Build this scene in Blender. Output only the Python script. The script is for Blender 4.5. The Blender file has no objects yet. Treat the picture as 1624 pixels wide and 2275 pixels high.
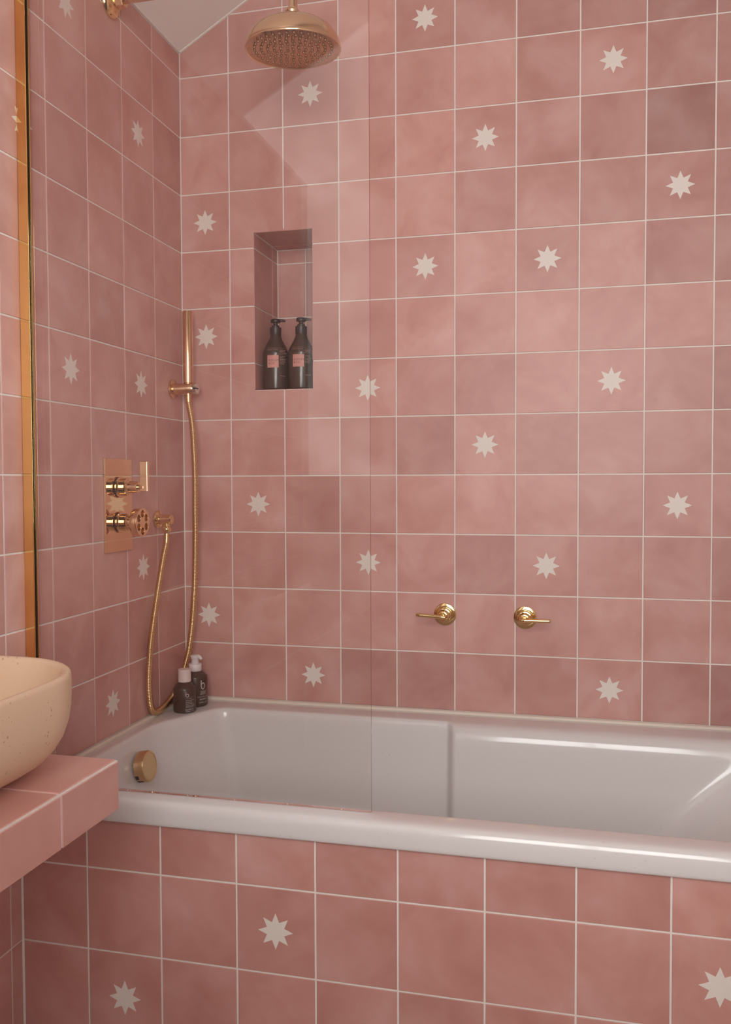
import bpy, bmesh, math, random
from mathutils import Vector, Matrix
random.seed(7)
PI = math.pi
scene = bpy.context.scene
C = scene.collection

# ------------------------------------------------------------------ camera
cam_d = bpy.data.cameras.new('camera')
cam = bpy.data.objects.new('camera', cam_d); C.objects.link(cam)
cam.location = (1.0608, -2.2277, 1.0610)
cam.rotation_euler = (1.53455, 0.0036, 0.24032)
cam_d.sensor_fit = 'VERTICAL'; cam_d.sensor_height = 36.0
cam_d.lens = 1947.066 / 2275 * 36.0
cam_d.clip_start = 0.02
scene.camera = cam

# ------------------------------------------------------------------ world, daylight, exposure
wd = bpy.data.worlds.new('World'); scene.world = wd; wd.use_nodes = True
bg = wd.node_tree.nodes['Background']
bg.inputs[0].default_value = (0.80, 0.88, 1.0, 1); bg.inputs[1].default_value = 1.0

def area_light(name, loc, rot, sx, sy, power, col):
    d = bpy.data.lights.new(name, 'AREA'); d.shape = 'RECTANGLE'; d.size = sx; d.size_y = sy
    d.energy = power; d.color = col
    o = bpy.data.objects.new(name, d); C.objects.link(o); o.location = loc; o.rotation_euler = rot
    return o
# daylight entering through the window of the rear wall
area_light('window_daylight', (1.12, -2.60, 1.52), (PI/2, 0, 0), 1.02, 1.32, 37.0, (1.0, 0.975, 0.955))

vs = scene.view_settings
vs.view_transform = 'Standard'; vs.look = 'None'; vs.exposure = 0.0; vs.gamma = 1.0
vs.use_curve_mapping = False

# ------------------------------------------------------------------ materials
def new_mat(name):
    m = bpy.data.materials.new(name); m.use_nodes = True
    nt = m.node_tree; b = nt.nodes['Principled BSDF']
    return m, nt, b
def simple(name, col, rough=0.5, metal=0.0, coat=0.0, spec=0.5):
    m, nt, b = new_mat(name)
    b.inputs['Base Color'].default_value = (*col, 1); b.inputs['Roughness'].default_value = rough
    b.inputs['Metallic'].default_value = metal; b.inputs['Coat Weight'].default_value = coat
    b.inputs['Specular IOR Level'].default_value = spec
    return m
def N(nt, t, **kw):
    n = nt.nodes.new(t)
    for k, v in kw.items(): setattr(n, k, v)
    return n

def tile_material(name, dark, mid, light, rough=0.40):
    m, nt, b = new_mat(name); L = nt.links
    tc = N(nt, 'ShaderNodeTexCoord'); oi = N(nt, 'ShaderNodeObjectInfo')
    mul = N(nt, 'ShaderNodeMath', operation='MULTIPLY'); mul.inputs[1].default_value = 61.0
    L.new(oi.outputs['Random'], mul.inputs[0])
    nz = N(nt, 'ShaderNodeTexNoise', noise_dimensions='4D'); nz.inputs['Scale'].default_value = 7.5
    nz.inputs['Detail'].default_value = 3.5; nz.inputs['Roughness'].default_value = 0.55; nz.inputs['Distortion'].default_value = 0.5
    L.new(tc.outputs['Object'], nz.inputs['Vector']); L.new(mul.outputs[0], nz.inputs['W'])
    rp = N(nt, 'ShaderNodeValToRGB'); e = rp.color_ramp.elements
    e[0].position = 0.28; e[0].color = (*dark, 1); e[1].position = 0.72; e[1].color = (*light, 1)
    k = e.new(0.5); k.color = (*mid, 1)
    L.new(nz.outputs['Fac'], rp.inputs[0])
    mx = N(nt, 'ShaderNodeMix', data_type='RGBA', blend_type='MULTIPLY'); mx.inputs[0].default_value = 1.0
    L.new(rp.outputs[0], mx.inputs[6]); L.new(oi.outputs['Color'], mx.inputs[7])
    L.new(mx.outputs[2], b.inputs['Base Color'])
    fn = N(nt, 'ShaderNodeTexNoise'); fn.inputs['Scale'].default_value = 240; fn.inputs['Detail'].default_value = 2
    L.new(tc.outputs['Object'], fn.inputs['Vector'])
    r2 = N(nt, 'ShaderNodeMapRange'); r2.inputs[3].default_value = rough - 0.07; r2.inputs[4].default_value = rough + 0.09
    L.new(nz.outputs['Fac'], r2.inputs[0]); L.new(r2.outputs[0], b.inputs['Roughness'])
    bp = N(nt, 'ShaderNodeBump'); bp.inputs['Strength'].default_value = 0.06; bp.inputs['Distance'].default_value = 0.001
    L.new(fn.outputs['Fac'], bp.inputs['Height']); L.new(bp.outputs[0], b.inputs['Normal'])
    b.inputs['Specular IOR Level'].default_value = 0.4
    return m

M = {}
M['tile'] = tile_material('pink_cement_tile', (0.530, 0.258, 0.226), (0.615, 0.332, 0.294), (0.685, 0.418, 0.380))
M['shelf_tile'] = tile_material('pink_shelf_tile', (0.620, 0.315, 0.272), (0.670, 0.362, 0.316), (0.715, 0.420, 0.375), 0.5)
M['star'] = simple('cream_star', (0.80, 0.73, 0.67), 0.5)

def grout_material():
    m, nt, b = new_mat('grout'); L = nt.links
    tc = N(nt, 'ShaderNodeTexCoord'); nz = N(nt, 'ShaderNodeTexNoise'); nz.inputs['Scale'].default_value = 60
    L.new(tc.outputs['Object'], nz.inputs['Vector'])
    rp = N(nt, 'ShaderNodeValToRGB'); rp.color_ramp.elements[0].color = (0.78, 0.71, 0.66, 1); rp.color_ramp.elements[1].color = (0.88, 0.82, 0.77, 1)
    L.new(nz.outputs['Fac'], rp.inputs[0]); L.new(rp.outputs[0], b.inputs['Base Color'])
    b.inputs['Roughness'].default_value = 0.85
    return m
M['grout'] = grout_material()

def plaster(name, col):
    m, nt, b = new_mat(name); L = nt.links
    b.inputs['Base Color'].default_value = (*col, 1); b.inputs['Roughness'].default_value = 0.8
    tc = N(nt, 'ShaderNodeTexCoord'); nz = N(nt, 'ShaderNodeTexNoise'); nz.inputs['Scale'].default_value = 90
    L.new(tc.outputs['Object'], nz.inputs['Vector'])
    bp = N(nt, 'ShaderNodeBump'); bp.inputs['Strength'].default_value = 0.05; bp.inputs['Distance'].default_value = 0.002
    L.new(nz.outputs['Fac'], bp.inputs['Height']); L.new(bp.outputs[0], b.inputs['Normal'])
    return m
M['ceiling'] = plaster('ceiling_paint', (0.86, 0.81, 0.78))
M['plaster'] = plaster('wall_paint', (0.80, 0.75, 0.72))
M['pink_paint'] = plaster('pink_paint', (0.78, 0.66, 0.61))
M['floor'] = plaster('floor_stone', (0.60, 0.51, 0.46))

def acrylic():
    m, nt, b = new_mat('white_bath_acrylic'); L = nt.links
    tc = N(nt, 'ShaderNodeTexCoord')
    vo = N(nt, 'ShaderNodeTexVoronoi'); vo.inputs['Scale'].default_value = 80; vo.inputs['Randomness'].default_value = 1.0
    L.new(tc.outputs['Object'], vo.inputs['Vector'])
    nz = N(nt, 'ShaderNodeTexNoise'); nz.inputs['Scale'].default_value = 14; L.new(tc.outputs['Object'], nz.inputs['Vector'])
    th = N(nt, 'ShaderNodeMath', operation='LESS_THAN'); L.new(vo.outputs['Distance'], th.inputs[0])
    rr = N(nt, 'ShaderNodeMapRange'); rr.inputs[1].default_value = 0.42; rr.inputs[2].default_value = 0.80
    rr.inputs[3].default_value = 0.0; rr.inputs[4].default_value = 0.13
    L.new(nz.outputs['Fac'], rr.inputs[0]); L.new(rr.outputs[0], th.inputs[1])
    sc = N(nt, 'ShaderNodeMath', operation='MULTIPLY'); sc.inputs[1].default_value = 0.45; L.new(th.outputs[0], sc.inputs[0])
    mx = N(nt, 'ShaderNodeMix', data_type='RGBA'); mx.inputs[6].default_value = (0.72, 0.695, 0.69, 1); mx.inputs[7].default_value = (0.30, 0.22, 0.20, 1)
    L.new(sc.outputs[0], mx.inputs[0]); L.new(mx.outputs[2], b.inputs['Base Color'])
    b.inputs['Roughness'].default_value = 0.16; b.inputs['Coat Weight'].default_value = 0.3; b.inputs['Coat Roughness'].default_value = 0.05
    return m
M['tub'] = acrylic()
M['sealant'] = simple('cream_sealant', (0.74, 0.66, 0.57), 0.5)

def brass(name, col, rough, brushed=0.0):
    m, nt, b = new_mat(name); L = nt.links
    b.inputs['Base Color'].default_value = (*col, 1); b.inputs['Metallic'].default_value = 1.0
    tc = N(nt, 'ShaderNodeTexCoord'); nz = N(nt, 'ShaderNodeTexNoise'); nz.inputs['Scale'].default_value = 35; nz.inputs['Detail'].default_value = 3
    L.new(tc.outputs['Object'], nz.inputs['Vector'])
    r = N(nt, 'ShaderNodeMapRange'); r.inputs[3].default_value = rough * 0.75; r.inputs[4].default_value = rough * 1.35
    L.new(nz.outputs['Fac'], r.inputs[0]); L.new(r.outputs[0], b.inputs['Roughness'])
    if brushed: b.inputs['Anisotropic'].default_value = brushed
    return m
M['brass'] = brass('satin_brass', (0.80, 0.56, 0.35), 0.20)
M['brass_hose'] = brass('hose_brass', (0.72, 0.50, 0.27), 0.24)
M['brass_pol'] = brass('polished_brass', (0.86, 0.65, 0.32), 0.10)
M['brass_valve'] = brass('valve_brass', (0.84, 0.61, 0.36), 0.13)
M['brass_plate'] = brass('valve_plate_brass', (0.82, 0.59, 0.36), 0.04)
M['brass_old'] = brass('aged_brass', (0.74, 0.53, 0.29), 0.32)
M['gold'] = brass('gold_channel', (0.86, 0.57, 0.23), 0.10)
M['brass_face'] = brass('shower_plate_brass', (0.60, 0.38, 0.23), 0.26)
M['dark'] = simple('dark_slot', (0.03, 0.025, 0.02), 0.5)
M['seal'] = simple('dark_seal', (0.035, 0.03, 0.015), 0.35)
M['chrome'] = simple('chrome', (0.75, 0.72, 0.68), 0.12, 1.0)

def glass_mat(name, tint, ior=1.45, edge=False):
    m = bpy.data.materials.new(name); m.use_nodes = True; nt = m.node_tree; nt.nodes.clear(); L = nt.links
    out = N(nt, 'ShaderNodeOutputMaterial'); mix = N(nt, 'ShaderNodeMixShader'); fr = N(nt, 'ShaderNodeFresnel'); fr.inputs[0].default_value = ior
    tr = N(nt, 'ShaderNodeBsdfTransparent'); tr.inputs[0].default_value = (*tint, 1)
    gl = N(nt, 'ShaderNodeBsdfGlossy'); gl.inputs['Roughness'].default_value = 0.0; gl.inputs[0].default_value = (1, 1, 1, 1)
    L.new(fr.outputs[0], mix.inputs[0]); L.new(tr.outputs[0], mix.inputs[1]); L.new(gl.outputs[0], mix.inputs[2]); L.new(mix.outputs[0], out.inputs[0])
    return m
M['glass'] = glass_mat('screen_glass', (1.0, 0.995, 0.99))
M['glass_edge'] = glass_mat('screen_glass_edge', (0.62, 0.48, 0.42))
M['window_glass'] = glass_mat('window_glass', (0.98, 0.99, 0.98))
M['white_paint'] = simple('white_paint', (0.80, 0.78, 0.75), 0.45)

def basin_mat():
    m, nt, b = new_mat('speckled_cream_concrete'); L = nt.links
    tc = N(nt, 'ShaderNodeTexCoord')
    vo = N(nt, 'ShaderNodeTexVoronoi'); vo.inputs['Scale'].default_value = 105
    L.new(tc.outputs['Object'], vo.inputs['Vector'])
    nz = N(nt, 'ShaderNodeTexNoise'); nz.inputs['Scale'].default_value = 25; L.new(tc.outputs['Object'], nz.inputs['Vector'])
    rr = N(nt, 'ShaderNodeMapRange'); rr.inputs[1].default_value = 0.40; rr.inputs[2].default_value = 0.70; rr.inputs[3].default_value = 0.0; rr.inputs[4].default_value = 0.24
    L.new(nz.outputs['Fac'], rr.inputs[0])
    th = N(nt, 'ShaderNodeMath', operation='LESS_THAN'); L.new(vo.outputs['Distance'], th.inputs[0]); L.new(rr.outputs[0], th.inputs[1])
    sc = N(nt, 'ShaderNodeMath', operation='MULTIPLY'); sc.inputs[1].default_value = 0.6; L.new(th.outputs[0], sc.inputs[0])
    mx = N(nt, 'ShaderNodeMix', data_type='RGBA'); mx.inputs[6].default_value = (0.78, 0.57, 0.40, 1); mx.inputs[7].default_value = (0.40, 0.20, 0.10, 1)
    L.new(sc.outputs[0], mx.inputs[0]); L.new(mx.outputs[2], b.inputs['Base Color']); b.inputs['Roughness'].default_value = 0.62
    return m
M['basin'] = basin_mat()
M['amber'] = simple('dark_brown_bottle', (0.055, 0.036, 0.028), 0.22, 0, 0.3)
M['bamber'] = simple('matte_brown_bottle', (0.060, 0.038, 0.028), 0.30)
M['pump_dark'] = simple('dark_pump_plastic', (0.045, 0.035, 0.035), 0.35)
M['cap'] = simple('pale_pink_cap', (0.72, 0.60, 0.57), 0.4)
M['capw'] = simple('white_pump_plastic', (0.76, 0.68, 0.69), 0.35)
M['print'] = simple('white_print', (0.62, 0.56, 0.54), 0.5)
M['pink_label'] = simple('pink_label', (0.66, 0.32, 0.28), 0.55)
M['pink_print'] = simple('pink_print', (0.42, 0.24, 0.21), 0.55)
M['label_ink'] = simple('label_ink', (0.12, 0.06, 0.06), 0.55)

# ------------------------------------------------------------------ helpers
def link(name, me, mat=None, parent=None, smooth=False):
    o = bpy.data.objects.new(name, me); C.objects.link(o)
    if mat is not None and not me.materials: me.materials.append(M[mat])
    if smooth:
        for p in me.polygons: p.use_smooth = True
    if parent is not None: o.parent = parent
    return o
def bm_obj(name, bm, mat, parent=None, smooth=False):
    me = bpy.data.meshes.new(name)
    bmesh.ops.recalc_face_normals(bm, faces=bm.faces[:]); bm.to_mesh(me); bm.free()
    return link(name, me, mat, parent, smooth)
def sharp_by_angle(o, deg=35):
    me = o.data; bm = bmesh.new(); bm.from_mesh(me); a = math.radians(deg)
    for e in bm.edges:
        e.smooth = not (len(e.link_faces) == 2 and e.calc_face_angle(0) > a)
    bm.to_mesh(me); bm.free()
    for p in me.polygons: p.use_smooth = True
    return o
def box(bm, a, b, bevel=0.0):
    r = bmesh.ops.create_cube(bm, size=1.0)
    vs_ = r['verts']
    for v in vs_:
        v.co = Vector(((a[i] + b[i]) / 2 + v.co[i] * abs(b[i] - a[i]) for i in range(3)))
    if bevel:
        es = list({e for v in vs_ for e in v.link_edges})
        bmesh.ops.bevel(bm, geom=es, offset=bevel, segments=2, profile=0.5, affect='EDGES')
def frame_m(axis):
    z = Vector(axis).normalized(); h = Vector((0, 0, 1)) if abs(z.z) < 0.9 else Vector((1, 0, 0))
    x = h.cross(z).normalized(); y = z.cross(x)
    return Matrix((x, y, z)).transposed()
def lathe(bm, prof, org=(0, 0, 0), axis=(0, 0, 1), n=40):
    """prof: list of (radius, height) along axis"""
    R = frame_m(axis); o = Vector(org); rings = []
    for r, h in prof:
        if r < 1e-6: rings.append([bm.verts.new(o + R @ Vector((0, 0, h)))])
        else: rings.append([bm.verts.new(o + R @ Vector((r * math.cos(2*PI*i/n), r * math.sin(2*PI*i/n), h))) for i in range(n)])
    for A, B in zip(rings, rings[1:]):
        if len(A) == 1 and len(B) == 1: continue
        for i in range(n):
            j = (i + 1) % n
            if len(A) == 1: bm.faces.new((A[0], B[j], B[i]))
            elif len(B) == 1: bm.faces.new((A[i], A[j], B[0]))
            else: bm.faces.new((A[i], A[j], B[j], B[i]))
def catmull(pts, m):
    P = [Vector(p) for p in pts]; P = [2*P[0]-P[1]] + P + [2*P[-1]-P[-2]]; out = []
    for i in range(1, len(P) - 2):
        for k in range(m):
            t = k / m; a, b, c, d = P[i-1:i+3]
            out.append(0.5*((2*b) + (c-a)*t + (2*a-5*b+4*c-d)*t*t + (3*b-a-3*c+d)*t**3))
    out.append(P[-2]); return out
def resample(pts, step):
    out = [pts[0]]; acc = 0.0; need = step
    for a, b in zip(pts, pts[1:]):
        L = (b-a).length; pos = 0.0
        while L - pos >= need:
            pos += need; out.append(a + (b-a)*(pos/L)); need = step
        need -= (L - pos)
    return out
def tube(bm, pts, rad, n=14, caps=True):
    """rad: float or function(index) -> radius"""
    rings = []; prev = None
    for i, p in enumerate(pts):
        t = (pts[min(i+1, len(pts)-1)] - pts[max(i-1, 0)]).normalized()
        if prev is None:
            h = Vector((0, 0, 1)) if abs(t.z) < 0.9 else Vector((1, 0, 0)); x = h.cross(t).normalized()
        else: x = (prev - t * prev.dot(t)).normalized()
        prev = x; y = t.cross(x); r = rad(i) if callable(rad) else rad
        rings.append([bm.verts.new(p + (x*math.cos(2*PI*k/n) + y*math.sin(2*PI*k/n))*r) for k in range(n)])
    for A, B in zip(rings, rings[1:]):
        for i in range(n):
            j = (i+1) % n; bm.faces.new((A[i], A[j], B[j], B[i]))
    if caps: bm.faces.new(rings[0][::-1]); bm.faces.new(rings[-1])
def empty(name, loc, label, cat, group=None):
    o = bpy.data.objects.new(name, None); C.objects.link(o); o.location = loc; o.empty_display_size = 0.05
    return tag(o, label, cat, group)
def tag(o, label, cat, group=None):
    o['label'] = label; o['category'] = cat
    if group: o['group'] = group
    return o
def struct(o, label=None):
    o['kind'] = 'structure'
    if label: o['label'] = label
    return o
def lpart(name, prof, mat, parent, org=(0, 0, 0), axis=(0, 0, 1), n=40, deg=35):
    bm = bmesh.new(); lathe(bm, prof, org, axis, n)
    return sharp_by_angle(bm_obj(name, bm, mat, parent), deg)

# ------------------------------------------------------------------ tiles
GAP = 0.0018
def inset_poly(poly, d):
    n = len(poly); out = []
    for i in range(n):
        p0, p1, p2 = Vector(poly[i-1]), Vector(poly[i]), Vector(poly[(i+1) % n])
        e1 = (p1-p0).normalized(); e2 = (p2-p1).normalized()
        n1 = Vector((-e1.y, e1.x)); n2 = Vector((-e2.y, e2.x)); k = 1 + n1.dot(n2)
        out.append(p1 + (n1+n2) * (d / k))
    return out
tile_cache = {}
def tile_mesh(poly, mat, key):
    if key in tile_cache: return tile_cache[key]
    bm = bmesh.new(); a = inset_poly(poly, 0.0008); m_ = [Vector(p) for p in poly]; n = len(poly)
    top = [bm.verts.new((p.x, p.y, 0.0)) for p in a]
    mid = [bm.verts.new((p.x, p.y, -0.0007)) for p in m_]
    bot = [bm.verts.new((p.x, p.y, -0.0060)) for p in m_]
    bm.faces.new(top)
    for A, B in ((top, mid), (mid, bot)):
        for i in range(n):
            j = (i+1) % n; bm.faces.new((A[i], B[i], B[j], A[j]))
    me = bpy.data.meshes.new('tile'); bm.to_mesh(me); bm.free(); me.materials.append(M[mat])
    tile_cache[key] = me; return me
def star_mesh():
    bm = bmesh.new(); R, r = 0.0335, 0.0180
    v = [bm.verts.new(((R if i % 2 == 0 else r)*math.cos(i*PI/8), (R if i % 2 == 0 else r)*math.sin(i*PI/8), 0.00015)) for i in range(16)]
    w = [bm.verts.new((q.co.x, q.co.y, -0.0002)) for q in v]
    bm.faces.new(v)
    for i in range(16):
        j = (i+1) % 16; bm.faces.new((v[i], w[i], w[j], v[j]))
    me = bpy.data.meshes.new('star'); bm.to_mesh(me); bm.free(); me.materials.append(M['star']); return me
STAR = star_mesh()
def clip_half(poly, f):
    """keep points where f(p) <= 0 (f linear)"""
    out = []
    for i in range(len(poly)):
        a, b = Vector(poly[i-1]), Vector(poly[i]); fa, fb = f(a), f(b)
        if (fa <= 0) != (fb <= 0): out.append(a + (b-a)*(fa/(fa-fb)))
        if fb <= 0: out.append(b)
    return out
def minus_rect(poly, h):
    """rectangle poly minus hole h=(u0,u1,v0,v1) -> one polygon (strip, L) or None"""
    u0, v0 = poly[0]; u1, v1 = poly[2]; a, b, c, d = h
    if a >= u1 or b <= u0 or c >= v1 or d <= v0: return poly
    A, B, Cc, D = a <= u0, b >= u1, c <= v0, d >= v1
    if A and B and Cc and D: return None
    if Cc and D: return [(u0, v0), (a, v0), (a, v1), (u0, v1)] if B else [(b, v0), (u1, v0), (u1, v1), (b, v1)]
    if B and D: return [(u0, v0), (u1, v0), (u1, c), (a, c), (a, v1), (u0, v1)]
    if A and D: return [(u0, v0), (u1, v0), (u1, v1), (b, v1), (b, c), (u0, c)]
    if B and Cc: return [(u0, v0), (a, v0), (a, d), (u1, d), (u1, v1), (u0, v1)]
    if A and Cc: return [(b, v0), (u1, v0), (u1, v1), (u0, v1), (u0, d), (b, d)]
    return poly
tile_count = 0
def tile_grid(parent, org, U, V, us, vs_, mat='tile', stars=(), hole=None, clip=None, skip=None, jit=True, tones=None, tint=(1, 1, 1)):
    """tiles on plane org + u*U + v*V; lines us (ascending) and vs_ (ascending)"""
    global tile_count
    U, V = Vector(U), Vector(V); Nn = U.cross(V); R = Matrix((U, V, Nn)).transposed().to_4x4()
    for i in range(len(us)-1):
        for j in range(len(vs_)-1):
            if skip and skip(i, j): continue
            u0, u1, v0, v1 = us[i]+GAP, us[i+1]-GAP, vs_[j]+GAP, vs_[j+1]-GAP
            if u1-u0 < 0.004 or v1-v0 < 0.004: continue
            poly = [(u0, v0), (u1, v0), (u1, v1), (u0, v1)]
            if hole: poly = minus_rect(poly, hole)
            if not poly: continue
            if clip: poly = clip_half(poly, clip)
            if len(poly) < 3: continue
            cu, cv = (us[i]+us[i+1])/2, (vs_[j]+vs_[j+1])/2
            loc = [(p[0]-cu, p[1]-cv) for p in poly]
            key = (mat, tuple((round(p[0], 4), round(p[1], 4)) for p in loc))
            o = bpy.data.objects.new('tile', tile_mesh(loc, mat, key)); C.objects.link(o)
            dz = random.uniform(-0.00035, 0.00035) if jit else 0
            o.matrix_world = Matrix.Translation(Vector(org) + U*cu + V*cv + Nn*dz) @ R @ Matrix.Rotation(random.uniform(-0.0012, 0.0012) if jit else 0, 4, 'Z')
            o.parent = parent
            tile_count += 1
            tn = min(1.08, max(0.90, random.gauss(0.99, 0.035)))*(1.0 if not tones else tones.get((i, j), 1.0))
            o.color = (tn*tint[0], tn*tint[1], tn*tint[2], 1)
            if (i, j) in stars:
                s = bpy.data.objects.new('star', STAR); C.objects.link(s); s.parent = o

# ------------------------------------------------------------------ room shell
CZ, CS = 2.220, 0.585                      # ceiling height at the left wall and its slope
RW, RY = 1.72, -2.54                       # right wall x, rear wall y
NX0, NX1, NZ0, NZ1, ND = 0.2105, 0.3718, 1.305, 1.722, 0.187   # niche
ROWS = [-0.012, 0.1599, 0.3198, 0.4660, 0.6163, 0.7695, 0.9218, 1.0738, 1.2259, 1.3767, 1.5284, 1.6825, 1.8368, 1.9923, 2.1496, 2.3032, 2.4575, 2.612, 2.766]
r0 = 7                                     # ROWS[7] is the row line 0
COLS = [0.0, 0.1405, 0.2933, 0.4456, 0.5977, 0.7496, 0.9024, 1.0556, 1.2099, 1.366, 1.521, 1.675, RW]
LC = [0.0, 0.1584, 0.3139, 0.4682, 0.6234] + [0.6234 + 0.1555*k for k in range(1, 13)]

bm = bmesh.new(); GB = 0.0015
box(bm, (-0.12, GB, -0.1), (NX0-GB, 0.35, 3.4)); box(bm, (NX1+GB, GB, -0.1), (RW+0.12, 0.35, 3.4))
box(bm, (NX0-GB, GB, -0.1), (NX1+GB, 0.35, NZ0-GB)); box(bm, (NX0-GB, GB, NZ1+GB), (NX1+GB, 0.35, 3.4)); box(bm, (NX0-GB, ND+GB, NZ0-GB), (NX1+GB, 0.35, NZ1+GB))
wall_back = struct(bm_obj('wall_back', bm, 'grout'), 'pink tiled wall with cream stars behind the bath')
# tile tones (column, row): own variation, with light falloff painted top and right
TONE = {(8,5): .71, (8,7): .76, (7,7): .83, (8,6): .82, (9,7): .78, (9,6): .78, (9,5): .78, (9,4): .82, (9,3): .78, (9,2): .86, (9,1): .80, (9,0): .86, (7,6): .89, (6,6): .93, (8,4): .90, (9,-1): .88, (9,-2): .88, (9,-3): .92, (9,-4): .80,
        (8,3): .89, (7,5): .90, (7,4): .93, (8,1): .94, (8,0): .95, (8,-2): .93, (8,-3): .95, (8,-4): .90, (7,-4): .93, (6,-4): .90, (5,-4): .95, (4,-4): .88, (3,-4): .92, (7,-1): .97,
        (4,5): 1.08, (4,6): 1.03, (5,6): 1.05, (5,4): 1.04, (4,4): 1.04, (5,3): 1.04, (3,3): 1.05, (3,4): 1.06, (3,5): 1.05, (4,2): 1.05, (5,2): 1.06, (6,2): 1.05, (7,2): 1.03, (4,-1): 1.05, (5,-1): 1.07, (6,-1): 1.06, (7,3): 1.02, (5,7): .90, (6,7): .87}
stB = [(4,7),(7,6),(2,6),(5,5),(8,4),(0,4),(4,3),(6,3),(0,2),(7,1),(3,1),(5,0),(1,-1),(8,-1),(3,-2),(6,-2),(0,-3),(2,-4),(7,-4)]
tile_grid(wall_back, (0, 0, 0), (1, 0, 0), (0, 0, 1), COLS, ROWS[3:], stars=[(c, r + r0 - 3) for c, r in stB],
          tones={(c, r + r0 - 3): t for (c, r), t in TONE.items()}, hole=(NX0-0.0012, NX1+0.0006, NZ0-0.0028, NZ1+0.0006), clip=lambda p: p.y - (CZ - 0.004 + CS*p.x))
# niche lining (its faces end flush with the opening)
nrow = [NZ0, 1.3767, 1.5284, 1.6825, NZ1]
tile_grid(wall_back, (NX0, 0, 0), (0, 1, 0), (0, 0, 1), [-0.0010, 0.143, ND], nrow)                   # left cheek
tile_grid(wall_back, (NX1, 0, 0), (0, -1, 0), (0, 0, 1), [-ND, -0.143, 0.0010], nrow)                 # right cheek
tile_grid(wall_back, (0, ND, 0), (1, 0, 0), (0, 0, 1), [NX0, 0.2945, NX1], nrow)                      # back
tile_grid(wall_back, (0, 0, NZ1), (0, 1, 0), (1, 0, 0), [-0.0010, 0.143, ND], [NX0, NX1])             # soffit
tile_grid(wall_back, (0, 0, NZ0), (1, 0, 0), (0, 1, 0), [NX0, 0.2945, NX1], [0.0020, ND])             # sill

bm = bmesh.new(); box(bm, (-0.15, RY-0.15, -0.1), (-GB, GB, 2.215))
wall_left = struct(bm_obj('wall_left', bm, 'grout'), 'pink tiled side wall carrying the shower fittings')
stL = [(3,6),(1,5),(4,4),(3,1),(1,1),(1,-2),(2,-4),(4,-3),(6,2),(8,0),(7,5),(10,3),(9,6),(12,1),(6,-6),(13,5)]
LU = [-v for v in LC][::-1]
LU = [max(u, RY) for u in LU if u > RY - 0.15]
nL = len(LU) - 2
rowsL = [r for r in ROWS if r < 2.16] + [2.216]
def skipL(i, j):   # behind the bath body and its panel
    return LU[i] > -0.70 and rowsL[j+1] < 0.47
tile_grid(wall_left, (0, 0, 0), (0, 1, 0), (0, 0, 1), LU, rowsL, stars=[(nL - c, r + r0) for c, r in stL], skip=skipL)

bm = bmesh.new(); box(bm, (RW, RY-0.15, -0.1), (RW+0.12, GB, 3.4))
struct(bm_obj('wall_right', bm, 'pink_paint'), 'painted wall at the tap end')
WX0, WX1, WZ0, WZ1 = 0.59, 1.63, 0.84, 2.20
BLX0, BLX1, BLZ0, BLZ1 = 0.0, 0.36, 1.06, 2.45       # frosted pane left of the window, added to haze the screen glass
bm = bmesh.new()
box(bm, (-0.15, RY-0.12, -0.1), (BLX0, RY, 3.4)); box(bm, (BLX1, RY-0.12, -0.1), (WX0, RY, 3.4)); box(bm, (BLX0, RY-0.12, -0.1), (BLX1, RY, BLZ0)); box(bm, (BLX0, RY-0.12, BLZ1), (BLX1, RY, 3.4)); box(bm, (WX1, RY-0.12, -0.1), (RW+0.12, RY, 3.4))
box(bm, (WX0, RY-0.12, -0.1), (WX1, RY, WZ0)); box(bm, (WX0, RY-0.12, WZ1), (WX1, RY, 3.4))
struct(bm_obj('wall_rear', bm, 'plaster'), 'painted wall with the window behind the camera')
bm = bmesh.new()
for a, b in (((WX0, WZ0), (WX0+0.04, WZ1)), ((WX1-0.04, WZ0), (WX1, WZ1)), ((WX0, WZ0), (WX1, WZ0+0.04)), ((WX0, WZ1-0.04), (WX1, WZ1)), (((WX0+WX1)/2-0.02, WZ0), ((WX0+WX1)/2+0.02, WZ1))):
    box(bm, (a[0], RY-0.055, a[1]), (b[0], RY-0.015, b[1]))
win = struct(bm_obj('window_1', bm, 'white_paint'), 'white framed window')
bm = bmesh.new(); box(bm, (WX0+0.03, RY-0.038, WZ0+0.03), (WX1-0.03, RY-0.034, WZ1-0.03)); bm_obj('pane', bm, 'window_glass', win)
bm = bmesh.new(); box(bm, (-0.15, RY-0.15, -0.13), (RW+0.12, 0.35, -0.014))
struct(bm_obj('floor', bm, 'floor'), 'stone floor')
def slab(bm, x0, x1, y0, y1, t0, t1):
    v = [bm.verts.new((x, y, CZ + CS*x + t)) for t in (t0, t1) for x in (x0, x1) for y in (y0, y1)]
    for q in ((0,1,3,2),(4,6,7,5),(0,4,5,1),(2,3,7,6),(0,2,6,4),(1,5,7,3)): bm.faces.new([v[k] for k in q])
bm = bmesh.new()
SKX0, SKX1, SKY0, SKY1 = 0.0, 0.60, RY-0.03, -1.86      # frosted ceiling pane opening (plan), added for the haze in the screen
slab(bm, -0.15, SKX0, RY-0.15, 0.35, 0, 0.1); slab(bm, SKX1, RW+0.12, RY-0.15, 0.35, 0, 0.1)
slab(bm, SKX0, SKX1, RY-0.15, SKY0, 0, 0.1); slab(bm, SKX0, SKX1, SKY1, 0.35, 0, 0.1)
struct(bm_obj('ceiling', bm, 'ceiling'), 'sloping white painted ceiling')
bm = bmesh.new()
tube(bm, [Vector((0.001, -1.0, 2.2195)), Vector((0.001, -0.002, 2.2195))], 0.0022, 8)
tube(bm, [Vector((0.0, -0.001, 2.2195)), Vector((0.9, -0.001, 2.2195+0.9*CS))], 0.0022, 8)
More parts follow.
